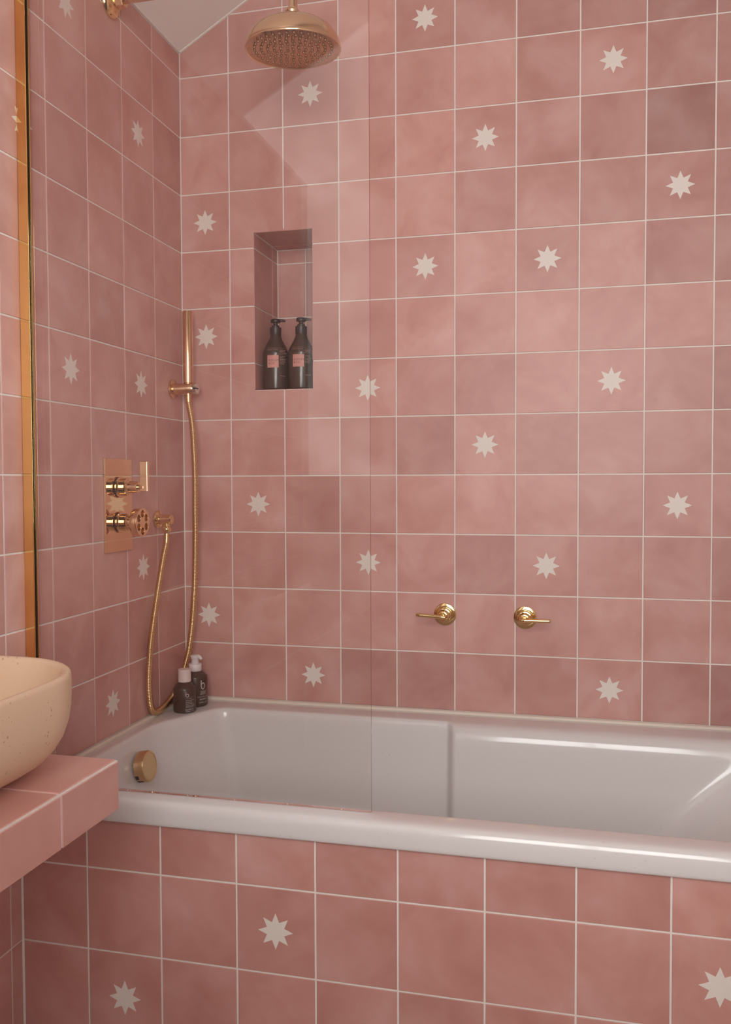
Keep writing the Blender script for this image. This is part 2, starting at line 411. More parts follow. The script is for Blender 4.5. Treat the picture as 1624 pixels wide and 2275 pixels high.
struct(bm_obj('trim_1', bm, 'grout'), 'pale grout joint where the tiles meet the ceiling')

# frosted material of both added panes; its emission puts haze in the screen glass
mf, ntf, bf = new_mat('luminous_haze_pane'); bf.inputs['Base Color'].default_value = (0.8, 0.8, 0.78, 1); bf.inputs['Roughness'].default_value = 0.6
bf.inputs['Emission Color'].default_value = (1.0, 0.96, 0.92, 1); bf.inputs['Emission Strength'].default_value = 0.85; M['luminous'] = mf
bm = bmesh.new()
for a, b in (((BLX1-0.02, BLZ0), (BLX1, BLZ1)), ((BLX0, BLZ0), (BLX1, BLZ0+0.02))):
    box(bm, (a[0], RY-0.05, a[1]), (b[0], RY-0.01, b[1]))
fr_ = struct(bm_obj('haze_pane_rear', bm, 'white_paint'), 'frosted pane added beside the window to haze the shower glass')
bm = bmesh.new(); box(bm, (BLX0, RY-0.034, BLZ0+0.015), (BLX1-0.015, RY-0.028, BLZ1)); bm_obj('pane', bm, 'luminous', fr_)
bm = bmesh.new()
slab(bm, SKX1-0.012, SKX1, SKY0, SKY1, 0.004, 0.05)
slab(bm, SKX0, SKX1, SKY1-0.012, SKY1, 0.004, 0.05)
sk_ = struct(bm_obj('haze_pane_roof', bm, 'white_paint'), 'frosted pane added in the sloping ceiling to haze the shower glass')
bm = bmesh.new(); slab(bm, SKX0, SKX1-0.01, SKY0, SKY1-0.01, 0.014, 0.02); bm_obj('pane', bm, 'luminous', sk_)

# ------------------------------------------------------------------ bathtub
def outline(cs, seg=8):
    pts = []
    n = len(cs)
    for i in range(n):
        p0, p1, p2 = Vector(cs[i-1][:2]), Vector(cs[i][:2]), Vector(cs[(i+1) % n][:2]); r = cs[i][2]
        a = (p0-p1).normalized(); b = (p2-p1).normalized(); ang = a.angle(b)
        if ang > PI - 1e-3:
            for k in range(seg+1): pts.append(p1 + (b*(k/seg-0.5))*0.004)
            continue
        d = r / math.tan(ang/2); s = p1 + a*d; e = p1 + b*d
        c = p1 + (a+b).normalized() * (r / math.sin(ang/2))
        a0 = math.atan2(s.y-c.y, s.x-c.x); a1 = math.atan2(e.y-c.y, e.x-c.x); da = (a1-a0+PI) % (2*PI) - PI
        for k in range(seg+1):
            t = a0 + da*k/seg; pts.append(c + Vector((math.cos(t), math.sin(t)))*r)
    return pts
TZ = 0.463
def outer(d): return [(d, -0.755+d, 0.014), (d, -0.30, 0.001), (d, -d, 0.014), (0.735, -d, 0.001), (0.780, -d, 0.001), (1.70-d, -d, 0.014), (1.70-d, -0.755+d, 0.014)]
def inner(x0, yf, yb, yb2, x1, xs, rb, re):
    return [(x0, yf, 0.08), (x0+0.007, yb-0.185, 0.20), (x0+0.100, yb, rb), (xs, yb, 0.012), (xs+0.016, yb2, 0.014), (x1, yb2, re), (x1, yf, re)]
levels = [(0.416, outer(0.004)), (0.418, outer(0.0)), (0.4400, outer(0.0)), (0.4510, outer(0.0018)), (0.4590, outer(0.0070)), (TZ, outer(0.016)),
          (TZ, inner(0.033, -0.703, -0.083, -0.086, 1.625, 0.742, 0.050, 0.16)),
          (0.4618, inner(0.038, -0.698, -0.088, -0.099, 1.616, 0.744, 0.048, 0.16)),
          (0.4560, inner(0.043, -0.693, -0.093, -0.113, 1.600, 0.746, 0.046, 0.16)),
          (0.4440, inner(0.047, -0.690, -0.096, -0.124, 1.578, 0.747, 0.044, 0.16)),
          (0.420, inner(0.052, -0.687, -0.098, -0.130, 1.546, 0.747, 0.042, 0.17)),
          (0.300, inner(0.078, -0.676, -0.106, -0.138, 1.420, 0.747, 0.040, 0.19)),
          (0.180, inner(0.104, -0.664, -0.114, -0.146, 1.310, 0.747, 0.040, 0.18)),
          (0.125, inner(0.125, -0.648, -0.128, -0.160, 1.240, 0.747, 0.040, 0.16)),
          (0.103, inner(0.160, -0.615, -0.160, -0.192, 1.180, 0.747, 0.040, 0.13)),
          (0.100, inner(0.210, -0.565, -0.210, -0.242, 1.110, 0.747, 0.040, 0.10))]
bm = bmesh.new(); rings = []
for z, cs in levels: rings.append([bm.verts.new((p.x, p.y, z)) for p in outline(cs)])
for A, B in zip(rings, rings[1:]):
    n = len(A)
    for i in range(n):
        j = (i+1) % n; bm.faces.new((A[i], A[j], B[j], B[i]))
bm.faces.new(rings[-1])
tub = empty('bathtub', (0.85, -0.375, 0.0), 'white built-in bathtub with a stepped inner wall set into the tiles', 'bathtub')
def under(parent, o):
    """parent keeping the world placement (parents are only translated)"""
    o.parent = parent; o.location = o.location - parent.location
    return o
shell = under(tub, bm_obj('shell', bm, 'tub', None, True))
sm = shell.modifiers.new('sub', 'SUBSURF'); sm.levels = 2; sm.render_levels = 2
bm = bmesh.new()
sz_ = TZ - 0.001
tube(bm, [Vector(p) for p in [(0.0068, -0.745, sz_), (0.0068, -0.4, sz_), (0.0068, -0.03, sz_), (0.0085, -0.018, sz_), (0.018, -0.0085, sz_), (0.03, -0.0068, sz_), (0.5, -0.0068, sz_), (1.2, -0.0068, sz_), (1.695, -0.0068, sz_)]], 0.0060, 10)
under(tub, bm_obj('sealant', bm, 'sealant', None, True))
# brass overflow filler on the end wall of the bath
oc = Vector((0.055, -0.388, 0.393)); oax = Vector((1, 0, 0.14)).normalized()
ov = lpart('overflow_filler', [(0, 0), (0.018, 0), (0.018, 0.012), (0.034, 0.012), (0.0358, 0.0138), (0.0358, 0.033), (0.0345, 0.0362), (0.030, 0.0372), (0.029, 0.0362), (0, 0.0362)], 'brass_old', None, oc, oax, 44)
under(tub, ov); ov['label'] = 'round brass overflow filler'
bm = bmesh.new(); Ro = frame_m(oax)
for ca, wa, h0, h1 in ((-118, 13, 0.016, 0.031), (-150, 9, 0.016, 0.024)):
    A = []
    for k in range(5):
        # angle measured about the filler axis, pointing down and towards the room
        t = math.radians(ca + wa*(k/4-0.5)*2)
        d = Vector((0, math.cos(t), math.sin(t)))
        A.append((oc + d*0.0361 + oax*h0, oc + d*0.0361 + oax*h1))
    for (p, q), (r, s) in zip(A, A[1:]):
        bm.faces.new([bm.verts.new(v) for v in (p, q, s, r)])
sl = bm_obj('slot', bm, 'dark'); sl.parent = ov; sl.location = (0, 0, 0)

# ------------------------------------------------------------------ tiled bath panel
PY = -0.7443
bp_ = empty('bath_surround', (0.85, PY, 0.0), 'pink tiled bath front with three cream stars under the white rim', 'bath front')
bm = bmesh.new(); box(bm, (0.002, PY+GB, -0.0135), (RW-0.002, PY+0.03, 0.4155)); under(bp_, bm_obj('backing', bm, 'grout'))
PC = [0.0, 0.1433, 0.2974, 0.4499, 0.6013, 0.7528, 0.9051, 1.0575, 1.2086, 1.360, 1.512, 1.664, RW]
pt = bpy.data.objects.new('tiles_tmp', None)
n0 = set(o.name for o in bpy.data.objects)
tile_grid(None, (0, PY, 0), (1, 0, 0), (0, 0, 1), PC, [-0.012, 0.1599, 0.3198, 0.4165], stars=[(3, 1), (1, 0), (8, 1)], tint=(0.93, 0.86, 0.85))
bpy.data.objects.remove(pt)
for o in list(bpy.data.objects):
    if o.name not in n0 and o.name.startswith('tile'): under(bp_, o)

bm = bmesh.new()
tube(bm, [Vector((0.0012, PY-0.0012, -0.013)), Vector((0.0012, PY-0.0012, 0.4150))], 0.0026, 8)
under(bp_, bm_obj('corner_grout', bm, 'grout'))

# ------------------------------------------------------------------ glass screen
GY = -0.712
gs = empty('glass_shower_screen', (0.35, GY, TZ), 'fixed clear glass bath screen in a gold wall channel', 'shower screen')
bm = bmesh.new(); box(bm, (0.006, GY-0.003, TZ+0.001), (0.6985, GY+0.003, 2.10)); pane = under(gs, bm_obj('pane', bm, 'glass'))
pane.data.materials.append(M['glass_edge'])
for p in pane.data.polygons:
    if abs(p.normal.y) < 0.5: p.material_index = 1
bm = bmesh.new()
box(bm, (0.0005, GY-0.0070, TZ+0.001), (0.021, GY-0.0042, 2.12), 0.0006)
box(bm, (0.0005, GY+0.0042, TZ+0.001), (0.021, GY+0.0070, 2.12), 0.0006)
box(bm, (0.0005, GY-0.006, TZ+0.001), (0.0035, GY+0.006, 2.12))
ch = under(gs, bm_obj('wall_channel', bm, 'gold')); ch['label'] = 'gold metal wall channel'
bm = bmesh.new(); box(bm, (0.0045, GY-0.0042, TZ+0.002), (0.0195, GY-0.0031, 2.11)); box(bm, (0.0045, GY+0.0031, TZ+0.002), (0.0195, GY+0.0042, 2.11))
under(gs, bm_obj('rubber_seal', bm, 'seal'))

# ------------------------------------------------------------------ overhead shower
HX, HY, HZ = 0.4447, -0.364, 2.003
sh = empty('overhead_shower', (0.0, HY, 2.164), 'brass bell shower head hanging from a wall arm at the top', 'shower head')
AZ = 2.166
under(sh, lpart('wall_flange', [(0, 0.0006), (0.036, 0.0006), (0.037, 0.002), (0.0365, 0.005), (0.031, 0.012), (0.020, 0.017), (0.016, 0.019), (0.0, 0.019)], 'brass_pol', None, (0, HY, AZ), (1, 0, 0), 48))
bm = bmesh.new(); lathe(bm, [(0, 0.019), (0.0185, 0.019), (0.0195, 0.022), (0.0195, 0.036), (0.0185, 0.039), (0, 0.039)], (0, HY, AZ), (1, 0, 0), 6)
under(sh, bm_obj('hex_nut', bm, 'brass'))
armp = catmull([(0.036, HY, AZ), (0.15, HY, AZ), (0.30, HY, AZ), (0.385, HY, AZ), (0.425, HY, AZ-0.010), (0.4445, HY, AZ-0.038), (HX, HY, HZ+0.10), (HX, HY, HZ+0.078)], 8)
bm = bmesh.new(); tube(bm, armp, 0.0098, 24); under(sh, sharp_by_angle(bm_obj('arm', bm, 'brass'), 50))
hax = Vector((0.0, -0.07, 1.0)).normalized(); ho = Vector((HX, HY, HZ))
bell = under(sh, lpart('bell', [(0.1015, 0.002), (0.1040, -0.0002), (0.1052, 0.0015), (0.1052, 0.004), (0.1040, 0.006), (0.1030, 0.0065), (0.1032, 0.010), (0.0995, 0.024), (0.0900, 0.038), (0.0740, 0.0495), (0.0540, 0.0570), (0.0360, 0.0605), (0.0270, 0.0625), (0.0205, 0.0665), (0.0165, 0.0725), (0.0152, 0.0760), (0.0160, 0.0780), (0.0166, 0.0800), (0.0150, 0.0826), (0.0125, 0.0840), (0.0115, 0.0880), (0.0, 0.0880)], 'brass', None, ho, hax, 72, 40))
fp = lpart('face_plate', [(0.0, 0.0026), (0.1000, 0.0026), (0.1020, 0.0016), (0.1020, 0.006), (0, 0.006)], 'brass_face', None, ho, hax, 64)
fp.parent = bell
bm = bmesh.new(); Rh = frame_m(hax)
k = 0
for ring, (rr_, cnt) in enumerate([(0.0, 1), (0.014, 6), (0.028, 12), (0.042, 18), (0.056, 24), (0.070, 29), (0.0845, 34)]):
    for i in range(cnt):
        t = 2*PI*i/cnt + ring*0.21
        c = ho + Rh @ Vector((rr_*math.cos(t), rr_*math.sin(t), 0.0030))
        lathe(bm, [(0.0034, 0.0), (0.0031, 0.0022), (0.0018, 0.0036), (0.0011, 0.0036), (0.0010, 0.0022), (0.0, 0.0022)], c, -hax, 8)
M['nozzle'] = brass('nozzle_brass', (0.42, 0.26, 0.16), 0.42)
nzl = bm_obj('nozzles', bm, 'nozzle', None, True); nzl.parent = bell; nzl['kind'] = 'stuff'

# ------------------------------------------------------------------ thermostatic valve
VY = -0.3605
va = empty('shower_valve', (0.0, VY, 1.0), 'rectangular brass shower valve with a lever above a round wheel handle', 'shower valve')
bm = bmesh.new(); box(bm, (0.0008, -0.4205, 0.8955), (0.006, -0.3000, 1.1130), 0.0003); under(va, bm_obj('plate', bm, 'brass_plate'))
KZ1, KZ2 = 1.0465, 0.9640
def knob(z, tail):
    prof = [(0, 0.006), (0.0205, 0.006), (0.0205, 0.0075), (0.0240, 0.0080), (0.0252, 0.0095), (0.0252, 0.0115), (0.0240, 0.0130), (0.0208, 0.0135), (0.0208, 0.0285), (0.0196, 0.0300), (0.0170, 0.0306), (0.0165, 0.0330), (0.0140, 0.0340), (0.0135, tail), (0.0120, tail+0.0012), (0.0, tail+0.0012)]
    return under(va, lpart('knob_body', prof, 'brass_valve', None, (0, VY, z), (1, 0, 0), 44))
knob(KZ1, 0.0550); knob(KZ2, 0.0460)
lev = lpart('lever', [(0, 0.0550), (0.0062, 0.0550), (0.0062, 0.0700), (0.0, 0.0700)], 'brass_valve', None, (0, VY, KZ1), (1, 0, 0), 24)
under(va, lev)
bm = bmesh.new(); box(bm, (0.0620, VY-0.0050, KZ1-0.0100), (0.0810, VY+0.0060, KZ1+0.0600), 0.0009)
lb = bm_obj('lever_blade', bm, 'brass_valve'); lb.parent = lev
def holed_disc(name, R, holes, x0, x1, y, z, mat):
    cu = bpy.data.curves.new('wheel', 'CURVE'); cu.dimensions = '2D'; cu.fill_mode = 'BOTH'; cu.extrude = (x1-x0)/2 - 0.0008
    cu.bevel_depth = 0.0008; cu.bevel_resolution = 1
    def circ(cx, cy, r, n=28):
        s = cu.splines.new('POLY'); s.points.add(n-1); s.use_cyclic_u = True
        for i in range(n): s.points[i].co = (cx + r*math.cos(2*PI*i/n), cy + r*math.sin(2*PI*i/n), 0, 1)
    circ(0, 0, R, 56)
    for h in holes: circ(*h)
    to = bpy.data.objects.new('tmp', cu); C.objects.link(to)
    dg = bpy.context.evaluated_depsgraph_get(); me = bpy.data.meshes.new_from_object(to.evaluated_get(dg)); bpy.data.objects.remove(to)
    me.transform(Matrix.Translation(((x0+x1)/2, y, z)) @ Matrix(((0, 0, 1, 0), (1, 0, 0, 0), (0, 1, 0, 0), (0, 0, 0, 1))))
    me.materials.clear(); me.materials.append(M[mat]); me.name = name
    return sharp_by_angle(link(name, me), 40)
hs = [(0.0205*math.cos(PI/6 + i*PI/3), 0.0205*math.sin(PI/6 + i*PI/3), 0.0092) for i in range(6)]
wh = under(va, holed_disc('wheel_handle', 0.0325, hs, 0.0475, 0.0660, VY, KZ2, 'brass_valve'))

# ------------------------------------------------------------------ hose outlet, handset holder, handset, hose
OY, OZ = -0.160, 0.9620
ou = empty('hose_outlet', (0, OY, OZ), 'small round brass wall elbow feeding the shower hose', 'hose outlet')
under(ou, lpart('wall_flange', [(0, 0.0006), (0.0225, 0.0006), (0.0235, 0.002), (0.0235, 0.004), (0.0215, 0.0065), (0.0135, 0.0075), (0.0130, 0.010), (0, 0.010)], 'brass_valve', None, (0, OY, OZ), (1, 0, 0), 40))
el = under(ou, lpart('elbow_body', [(0, 0.008), (0.0125, 0.008), (0.0125, 0.0395), (0.0110, 0.0415), (0, 0.0415)], 'brass_valve', None, (0, OY, OZ), (1, 0, 0), 32))
under(ou, lpart('hose_nut', [(0, -0.009), (0.0080, -0.009), (0.0080, -0.018), (0.0100, -0.0195), (0.0115, -0.0235), (0.0115, -0.0275), (0.0095, -0.0325), (0.0078, -0.0335), (0, -0.0335)], 'brass_pol', None, (0.0268, OY, OZ), (0, 0, 1), 28))
BY, BZ = -0.0645, 1.3056
hb = empty('handset_holder', (0, BY, BZ), 'round brass wall bracket holding the slim hand shower', 'bracket')
under(hb, lpart('wall_flange', [(0, 0.0006), (0.026, 0.0006), (0.0265, 0.002), (0.0262, 0.0048), (0.0235, 0.0056), (0.0162, 0.0062), (0, 0.0062)], 'brass', None, (0, BY, BZ), (1, 0, 0), 44))
under(hb, lpart('arm', [(0, 0.006), (0.0150, 0.006), (0.0150, 0.0608), (0.0144, 0.0618), (0, 0.0618)], 'brass', None, (0, BY, BZ), (1, 0, 0), 40))
ec = under(hb, lpart('end_cap', [(0, 0.0618), (0.0126, 0.0618), (0.0126, 0.0632), (0.0148, 0.0636), (0.0148, 0.0700), (0.0138, 0.0720), (0.0, 0.0720)], 'chrome', None, (0, BY, BZ), (1, 0, 0), 40))
bm = bmesh.new(); box(bm, (0.0655, BY-0.0152, BZ-0.003), (0.0722, BY-0.0128, BZ+0.003)); box(bm, (0.0718, BY-0.0152, BZ-0.002), (0.0722, BY+0.006, BZ+0.002))
b_ = bm_obj('slot', bm, 'dark'); b_.parent = ec
hx = 0.0462
hd = empty('hand_shower', (hx, BY, BZ), 'slim cylindrical brass hand shower standing upright in its bracket', 'hand shower')
under(hd, lpart('handle', [(0, -0.0165), (0.0082, -0.0165), (0.0092, 0.0140), (0.0126, 0.0160), (0.0134, 0.0300), (0.0136, 0.2035), (0.0128, 0.2050), (0.0, 0.2050)], 'brass', None, (hx, BY, BZ), (0, 0, 1), 40))
bm = bmesh.new(); lathe(bm, [(0.0, 0.2052), (0.0098, 0.2052), (0.0098, 0.2046), (0, 0.2046)], (hx, BY, BZ), (0, 0, 1), 24)
under(hd, bm_obj('spray_face', bm, 'brass_face'))
hose_pts = [(hx, BY, BZ-0.0160), (hx+0.0012, BY, BZ-0.040), (0.0572, -0.064, 1.2026), (0.0623, -0.064, 1.083), (0.0620, -0.064, 0.990), (0.0612, -0.063, 0.9025), (0.0570, -0.062, 0.7816), (0.0470, -0.0560, 0.6835), (0.0340, -0.0510, 0.6080), (0.0255, -0.0535, 0.5710), (0.0190, -0.0640, 0.5365), (0.0125, -0.1050, 0.4925), (0.0125, -0.1440, 0.4775), (0.0125, -0.1772, 0.4715), (0.0125, -0.2060, 0.4722), (0.0125, -0.2275, 0.4850), (0.0125, -0.2368, 0.5130), (0.0125, -0.2405, 0.5530), (0.0130, -0.2362, 0.6080), (0.0140, -0.2272, 0.6632), (0.0180, -0.1983, 0.7734), (0.0232, -0.1742, 0.8631), (0.0262, -0.1630, 0.9000), (0.0268, OY, 0.9270)]
hp = resample(catmull(hose_pts, 40), 0.00095)
bm = bmesh.new()
nb = len(hp)
def hose_r(i):
    if i < 22 or i > nb - 26: return 0.0074
    return (0.0068, 0.0080, 0.0084, 0.0080)[i % 4]
tube(bm, hp, hose_r, 14)
hose = bm_obj('shower_hose', bm, 'brass_hose', None, True)
tag(hose, 'ribbed brass shower hose looping down to the bath rim', 'shower hose')

# ------------------------------------------------------------------ bath taps on the back wall
def tap(x, z, sgn, drop, label):
    t = empty('bath_tap', (x, 0, z), label, 'tap', 'bath taps on the back wall')
    under(t, lpart('wall_flange', [(0, 0.0006), (0.0278, 0.0006), (0.0285, 0.002), (0.0282, 0.0042), (0.0262, 0.0052), (0.0190, 0.0056), (0, 0.0056)], 'brass_pol', None, (x, 0, z), (0, -1, 0), 48))
    under(t, lpart('body', [(0, 0.005), (0.0185, 0.005), (0.0185, 0.022), (0.0176, 0.0235), (0.0150, 0.0240), (0.0145, 0.0262), (0.0132, 0.0270), (0.0128, 0.038), (0.0118, 0.0395), (0.0095, 0.0400), (0.0090, 0.0480), (0.0, 0.0480)], 'brass_pol', None, (x, 0, z), (0, -1, 0), 44))
    lv = under(t, lpart('lever', [(0, 0.045), (0.0060, 0.045), (0.0060, 0.0560), (0.0050, 0.0578), (0.0, 0.0578)], 'brass_pol', None, (x, 0, z), (0, -1, 0), 28))
    bm = bmesh.new()
    a = Vector((x - sgn*0.0090, -0.0600, z + 0.0008)); b = Vector((x + sgn*0.0640, -0.0600, z + 0.0008 + drop))
    d = (b-a).normalized()
    tube(bm, [a - d*0.001, a, a + d*0.0008] + [a + (b-a)*k/6 for k in range(1, 6)] + [b - d*0.0008, b, b + d*0.001],
         lambda i: 0.0034 if i in (0, 10-0) else (0.0044 if i in (1, 9) else 0.0047), 20)
    lr = sharp_by_angle(bm_obj('lever_rod', bm, 'brass_pol'), 50); lr.parent = lv
tap(0.7246, 0.7160, -1, 0.0042, 'brass bath tap whose lever points left, nearer the glass screen')
tap(0.9278, 0.7145, 1, 0.0010, 'brass bath tap whose lever points right, farther from the glass screen')

# ------------------------------------------------------------------ bottles
def text_mesh(body, size, align='LEFT', spacing=1.0):
    cu = bpy.data.curves.new('txt', 'FONT'); cu.body = body; cu.size = size; cu.align_x = align; cu.space_character = spacing; cu.resolution_u = 3
    to = bpy.data.objects.new('tmp', cu); C.objects.link(to)
    dg = bpy.context.evaluated_depsgraph_get(); me = bpy.data.meshes.new_from_object(to.evaluated_get(dg)); bpy.data.objects.remove(to)
    return me
def wrap(me, R, ang, z, off=0.00025):
    """wrap flat xy mesh around a vertical cylinder: x -> angle about ang (radians), y -> z"""
    bm = bmesh.new(); bm.from_mesh(me)
    bmesh.ops.triangulate(bm, faces=bm.faces[:])
    for _ in range(2):
        es = [e for e in bm.edges if abs(e.verts[0].co.x - e.verts[1].co.x) > R*0.22]
        if es: bmesh.ops.subdivide_edges(bm, edges=es, cuts=2)
    for v in bm.verts:
        t = ang + v.co.x / R; v.co = Vector(((R+off)*math.cos(t), (R+off)*math.sin(t), z + v.co.y))
    bm.to_mesh(me); bm.free(); return me
def cyl_text(parent, name, body, size, R, ang, z, mat, align='LEFT', spacing=1.0):
    me = wrap(text_mesh(body, size, align, spacing), R, ang, z); me.materials.clear(); me.materials.append(M[mat]); me.name = name
    o = link(name, me); o.parent = parent; return o
def cyl_rects(parent, name, rects, R, ang, mat, off=0.0002):
    bm = bmesh.new()
    for x0, x1, z0, z1 in rects:
        n = max(1, int((x1-x0) / (R*0.15)) + 1)
        lo = [bm.verts.new(((R+off)*math.cos(ang+x/R), (R+off)*math.sin(ang+x/R), z0)) for x in (x0+(x1-x0)*i/n for i in range(n+1))]
        hi = [bm.verts.new((v.co.x, v.co.y, z1)) for v in lo]
        for i in range(n): bm.faces.new((lo[i], lo[i+1], hi[i+1], hi[i]))
    me = bpy.data.meshes.new(name); bm.to_mesh(me); bm.free()
    o = link(name, me, mat); o.parent = parent; return o
def microtext(rng, x0, x1, z, lines, dz, h):
    out = []
    for k in range(lines):
        x = x0; end = x1 - rng.uniform(0, 0.35)*(x1-x0)
        while x < end:
            w = rng.uniform(0.0005, 0.0014); out.append((x, min(x+w, end), z-k*dz, z-k*dz+h)); x += w + rng.choice((0.0003, 0.0003, 0.0007))
    return out

def pump_head(t, z0, spout_ang, mat, s=1.0):
    """collar, stem and pump head with its nozzle, from height z0 upwards (local)"""
    col = lpart('collar', [(0, z0), (0.0150*s, z0), (0.0155*s, z0+0.001), (0.0155*s, z0+0.0205*s), (0.0145*s, z0+0.0215*s), (0, z0+0.0215*s)], mat, t, n=36)
    lpart('stem', [(0, z0+0.0215*s), (0.0105*s, z0+0.0215*s), (0.0105*s, z0+0.0265*s), (0.0080*s, z0+0.0275*s), (0.0060*s, z0+0.0295*s), (0.0058*s, z0+0.0360*s), (0, z0+0.0360*s)], mat, t, n=28)
    bm = bmesh.new()
    lathe(bm, [(0, z0+0.0350*s), (0.0125*s, z0+0.0350*s), (0.0132*s, z0+0.0365*s), (0.0132*s, z0+0.0420*s), (0.0118*s, z0+0.0442*s), (0, z0+0.0450*s)], n=28)
    d = Vector((math.cos(spout_ang), math.sin(spout_ang), 0))
    pts = [d*0.004*s + Vector((0, 0, z0+0.0408*s)), d*0.013*s + Vector((0, 0, z0+0.0406*s)), d*0.021*s + Vector((0, 0, z0+0.0398*s)), d*0.0275*s + Vector((0, 0, z0+0.0385*s))]
    tube(bm, pts, lambda i: (0.0042, 0.0042, 0.0034, 0.0026)[i]*s, 12)
    o = sharp_by_angle(bm_obj('pump_head', bm, mat), 40); o.parent = t
def niche_bottle(x, y, word, label, rot):
    t = empty('pump_bottle', (x, y, NZ0 + 0.0005), label, 'bottle', 'pump bottles in the wall niche')
    R = 0.0355
    lpart('body', [(0, 0.0), (0.031, 0.0), (0.0345, 0.0015), (R, 0.005), (R, 0.098), (0.0350, 0.1040), (0.0330, 0.1105), (0.0290, 0.1190), (0.0245, 0.1270), (0.0195, 0.1360), (0.0165, 0.1430), (0.0150, 0.1490), (0.0148, 0.1520), (0, 0.1520)], 'amber', t, n=56, deg=60)
    pump_head(t, 0.1500, rot + 1.35, 'pump_dark')
    a = rot
    cyl_rects(t, 'label_square', [(-0.0245, 0.0075, 0.0595, 0.0925)], R, a, 'pink_label')
    cyl_text(t, 'lettering', 'ASHLEY\n&CO', 0.0078, R, a - 0.0215/R, 0.0765, 'label_ink', spacing=1.15).location = (0, 0, 0)
    rng = random.Random(hash(word) % 97)
    cyl_text(t, 'lettering', word, 0.0046, R, a - 0.0245/R, 0.1055, 'pink_print', spacing=1.1)
    rr_ = [(-0.0245, 0.034, 0.1112, 0.1116), (-0.0245, 0.034, 0.0950, 0.0954)]
    rr_ += microtext(rng, 0.0105, 0.034, 0.1055, 3, 0.0038, 0.0015) + microtext(rng, 0.0105, 0.030, 0.0890, 6, 0.0040, 0.0015) + microtext(rng, 0.0105, 0.030, 0.0365, 1, 0.004, 0.0015)
    cyl_rects(t, 'fine_print', rr_, R, a, 'pink_print')['kind'] = 'stuff'
niche_bottle(0.2520, 0.050, 'WASH LOCKS', 'dark brown pump bottle in the wall niche, the one nearer the corner', -1.2290)
niche_bottle(0.3252, 0.049, 'SOFT LOCKS', 'dark brown pump bottle in the wall niche, the one nearer the bath taps', -1.2600)

def b_logo(parent, name, h, R, ang, z, mat, tall):
    """outlined letter b: stem and bowl drawn as a ribbon of width w"""
    w = h*0.085; bx = h*(0.52 if tall else 0.60); by = h*(0.74 if tall else 0.62)
    pts = [(w/2, h), (w/2, by*0.55)]
    for k in range(0, 25):
        t = PI + 2*PI*k/24*0.93
        pts.append((bx/2 + (bx/2-w/2)*math.cos(t), by/2 + (by/2-w/2)*math.sin(t)))
    bm = bmesh.new(); prev = None
    for i, (x, y) in enumerate(pts):
        a = Vector(pts[max(i-1, 0)]); b = Vector(pts[min(i+1, len(pts)-1)]); d = (b-a).normalized(); nn = Vector((-d.y, d.x))*w/2
        q = (bm.verts.new((x+nn.x, y+nn.y, 0)), bm.verts.new((x-nn.x, y-nn.y, 0)))
        if prev: bm.faces.new((prev[0], prev[1], q[1], q[0]))
        prev = q
    me = bpy.data.meshes.new(name); bm.to_mesh(me); bm.free(); wrap(me, R, ang, z); me.materials.append(M[mat])
    o = link(name, me); o.parent = parent; return o
DK = TZ + 0.0004
# small capped bottle in front
t = empty('capped_bottle', (0.0645, -0.1450, DK), 'small dark brown bottle with a plain pale cap on the bath corner', 'bottle')
R = 0.0292
lpart('body', [(0, 0), (0.0270, 0), (0.0285, 0.001), (R, 0.003), (R-0.0004, 0.0600), (R-0.0012, 0.0625), (0.0190, 0.0745), (0.0160, 0.0762), (0.0160, 0.0790), (0, 0.0790)], 'bamber', t, n=52, deg=50)
lpart('cap', [(0, 0.0772), (0.0162, 0.0772), (0.0168, 0.0780), (0.0163, 0.1085), (0.0155, 0.1095), (0.0, 0.1092)], 'cap', t, n=44)
A0 = math.radians(-64 + 4); rng = random.Random(3)
b_logo(t, 'logo', 0.0145, R, A0, 0.0415, 'print', False)
cyl_text(t, 'lettering', 'SILENT', 0.0036, R, A0, 0.0370, 'print', spacing=1.7)
cyl_text(t, 'lettering', 'bamford', 0.0066, R, A0 - 0.0015/R, 0.0078, 'print')
cyl_text(t, 'lettering', '125ML e 4.2', 0.0046, R, A0 - 0.0012/R, 0.0030, 'print', spacing=1.1)
cyl_rects(t, 'fine_print', microtext(rng, 0, 0.026, 0.0325, 1, 0.003, 0.0010) + microtext(rng, 0, 0.024, 0.0285, 3, 0.0026, 0.0009) + microtext(rng, 0, 0.029, 0.0195, 3, 0.0024, 0.0009), R, A0, 'print')['kind'] = 'stuff'
# taller pump bottle behind
t = empty('soap_bottle', (0.0640, -0.0790, DK), 'brown soap bottle with a white pump in the bath corner', 'bottle')
R = 0.0325
lpart('body', [(0, 0), (0.0300, 0), (0.0315, 0.001), (R, 0.003), (R, 0.0760), (R-0.0008, 0.0785), (0.0200, 0.0895), (0.0160, 0.0912), (0.0160, 0.0940), (0, 0.0940)], 'bamber', t, n=52, deg=50)
lpart('collar', [(0, 0.0915), (0.0165, 0.0915), (0.0170, 0.0925), (0.0170, 0.1090), (0.0160, 0.1105), (0, 0.1105)], 'capw', t, n=40)
bm = bmesh.new()
lathe(bm, [(0, 0.1100), (0.0098, 0.1100), (0.0098, 0.1220), (0.0112, 0.1255), (0.0128, 0.1290), (0.0122, 0.1320), (0.0090, 0.1336), (0, 0.1340)], n=32)
dd = Vector((math.cos(0.05), math.sin(0.05), 0))
tube(bm, [dd*0.002 + Vector((0, 0, 0.1300)), dd*0.008 + Vector((0, 0, 0.1296)), dd*0.0140 + Vector((0, 0, 0.1272)), dd*0.0180 + Vector((0, 0, 0.1218))], lambda i: (0.0040, 0.0056, 0.0050, 0.0036)[i], 14)
sharp_by_angle(bm_obj('pump_head', bm, 'capw', t), 50)
A1 = math.radians(-64 + 38)
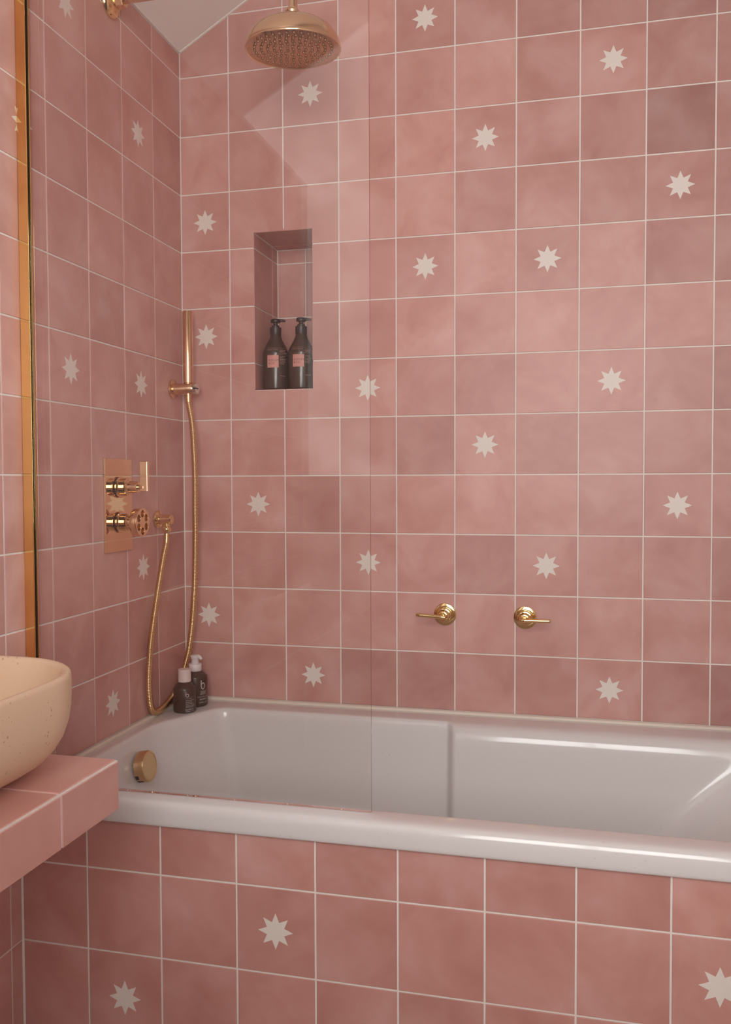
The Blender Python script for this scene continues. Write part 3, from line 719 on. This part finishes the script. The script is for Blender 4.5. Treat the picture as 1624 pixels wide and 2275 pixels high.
b_logo(t, 'logo', 0.0245, R, A1 - 0.0075/R, 0.0460, 'print', True)
for k, s in enumerate(('GERANIUM', 'LAVENDER', 'PEPPERMINT')):
    cyl_text(t, 'lettering', s, 0.0036, R, A1, 0.0395 - 0.0036*k, 'print', 'CENTER')
cyl_text(t, 'lettering', 'HAND AND BODY WASH', 0.0030, R, A1, 0.0255, 'print', 'CENTER', 1.05)
cyl_text(t, 'lettering', 'bamford', 0.0066, R, A1, 0.0180, 'print', 'CENTER')
cyl_text(t, 'lettering', '250ML e 8.5', 0.0048, R, A1, 0.0100, 'print', 'CENTER', 1.1)

# ------------------------------------------------------------------ vanity shelf
SX, SY0, SY1, SZ0, SZ1 = 0.378, -2.20, -1.031, 0.560, 0.6362
vsf = empty('vanity_shelf', (0, SY1, SZ0), 'thick pink tiled vanity shelf fixed to the side wall', 'shelf')
bm = bmesh.new(); box(bm, (0.001, SY0, SZ0+GB), (SX-GB, SY1-GB, SZ1-GB)); under(vsf, bm_obj('core', bm, 'grout'))
n0 = set(o.name for o in bpy.data.objects)
sy = [SY1 - 0.153*k for k in range(0, 9)][::-1]; sy[0] = max(sy[0], SY0)
tile_grid(None, (0, 0, SZ1), (1, 0, 0), (0, 1, 0), [0.0015, 0.072, 0.225, SX-0.0035], sy, 'shelf_tile')
tile_grid(None, (SX, 0, 0), (0, 1, 0), (0, 0, 1), sy, [SZ0-0.0012, SZ1-0.0012], 'shelf_tile')
tile_grid(None, (0, 0, SZ0), (0, 1, 0), (1, 0, 0), sy, [0.0015, 0.072, 0.225, SX], 'shelf_tile')
tile_grid(None, (0, SY1, 0), (0, 0, 1), (1, 0, 0), [SZ0, SZ1-0.001], [0.0015, 0.072, 0.225, SX-0.0010], 'shelf_tile')
for o in list(bpy.data.objects):
    if o.name not in n0 and o.name.startswith('tile'): under(vsf, o)

# ------------------------------------------------------------------ wash basin
BZ0 = SZ1 + 0.0004; BH = 0.1490
BX0, BX1, BYn, BYf = 0.022, 0.361, -1.560, -1.022
def basin_ring(inset, z, rad):
    a = [(BX0+inset, BYn+inset, rad), (BX0+inset, BYf-inset, rad), (BX1-inset, BYf-inset, rad), (BX1-inset, BYn+inset, rad)]
    return [(p.x, p.y, z) for p in outline(a, 12)]
prof = [(0.112, 0.0), (0.092, 0.0004), (0.077, 0.003), (0.058, 0.011), (0.039, 0.023), (0.0225, 0.039), (0.0110, 0.058), (0.0042, 0.078), (0.0010, 0.100), (0.0, 0.120), (0.0, 0.142), (0.0010, 0.1465), (0.0040, 0.1490), (0.0085, 0.1490), (0.0115, 0.1465), (0.0125, 0.142),
        (0.0130, 0.118), (0.0150, 0.096), (0.022, 0.076), (0.036, 0.054), (0.058, 0.036), (0.088, 0.024), (0.120, 0.019), (0.145, 0.0185)]
bm = bmesh.new(); rings = []
for ins, z in prof:
    rings.append([bm.verts.new(c) for c in basin_ring(ins, BZ0+z, max(0.016, 0.150 - ins*0.95))])
for A, B in zip(rings, rings[1:]):
    n = len(A)
    for i in range(n):
        j = (i+1) % n; bm.faces.new((A[i], A[j], B[j], B[i]))
bm.faces.new(rings[0][::-1]); bm.faces.new(rings[-1])
ba = empty('wash_basin', (0.19, -1.29, BZ0), 'speckled cream vessel basin standing on the pink tiled shelf', 'basin')
under(ba, bm_obj('bowl', bm, 'basin', None, True))
under(ba, lpart('drain', [(0, 0.019), (0.022, 0.019), (0.022, 0.0215), (0.019, 0.023), (0, 0.023)], 'brass_pol', None, (0.19, -1.29, BZ0), (0, 0, 1), 28))
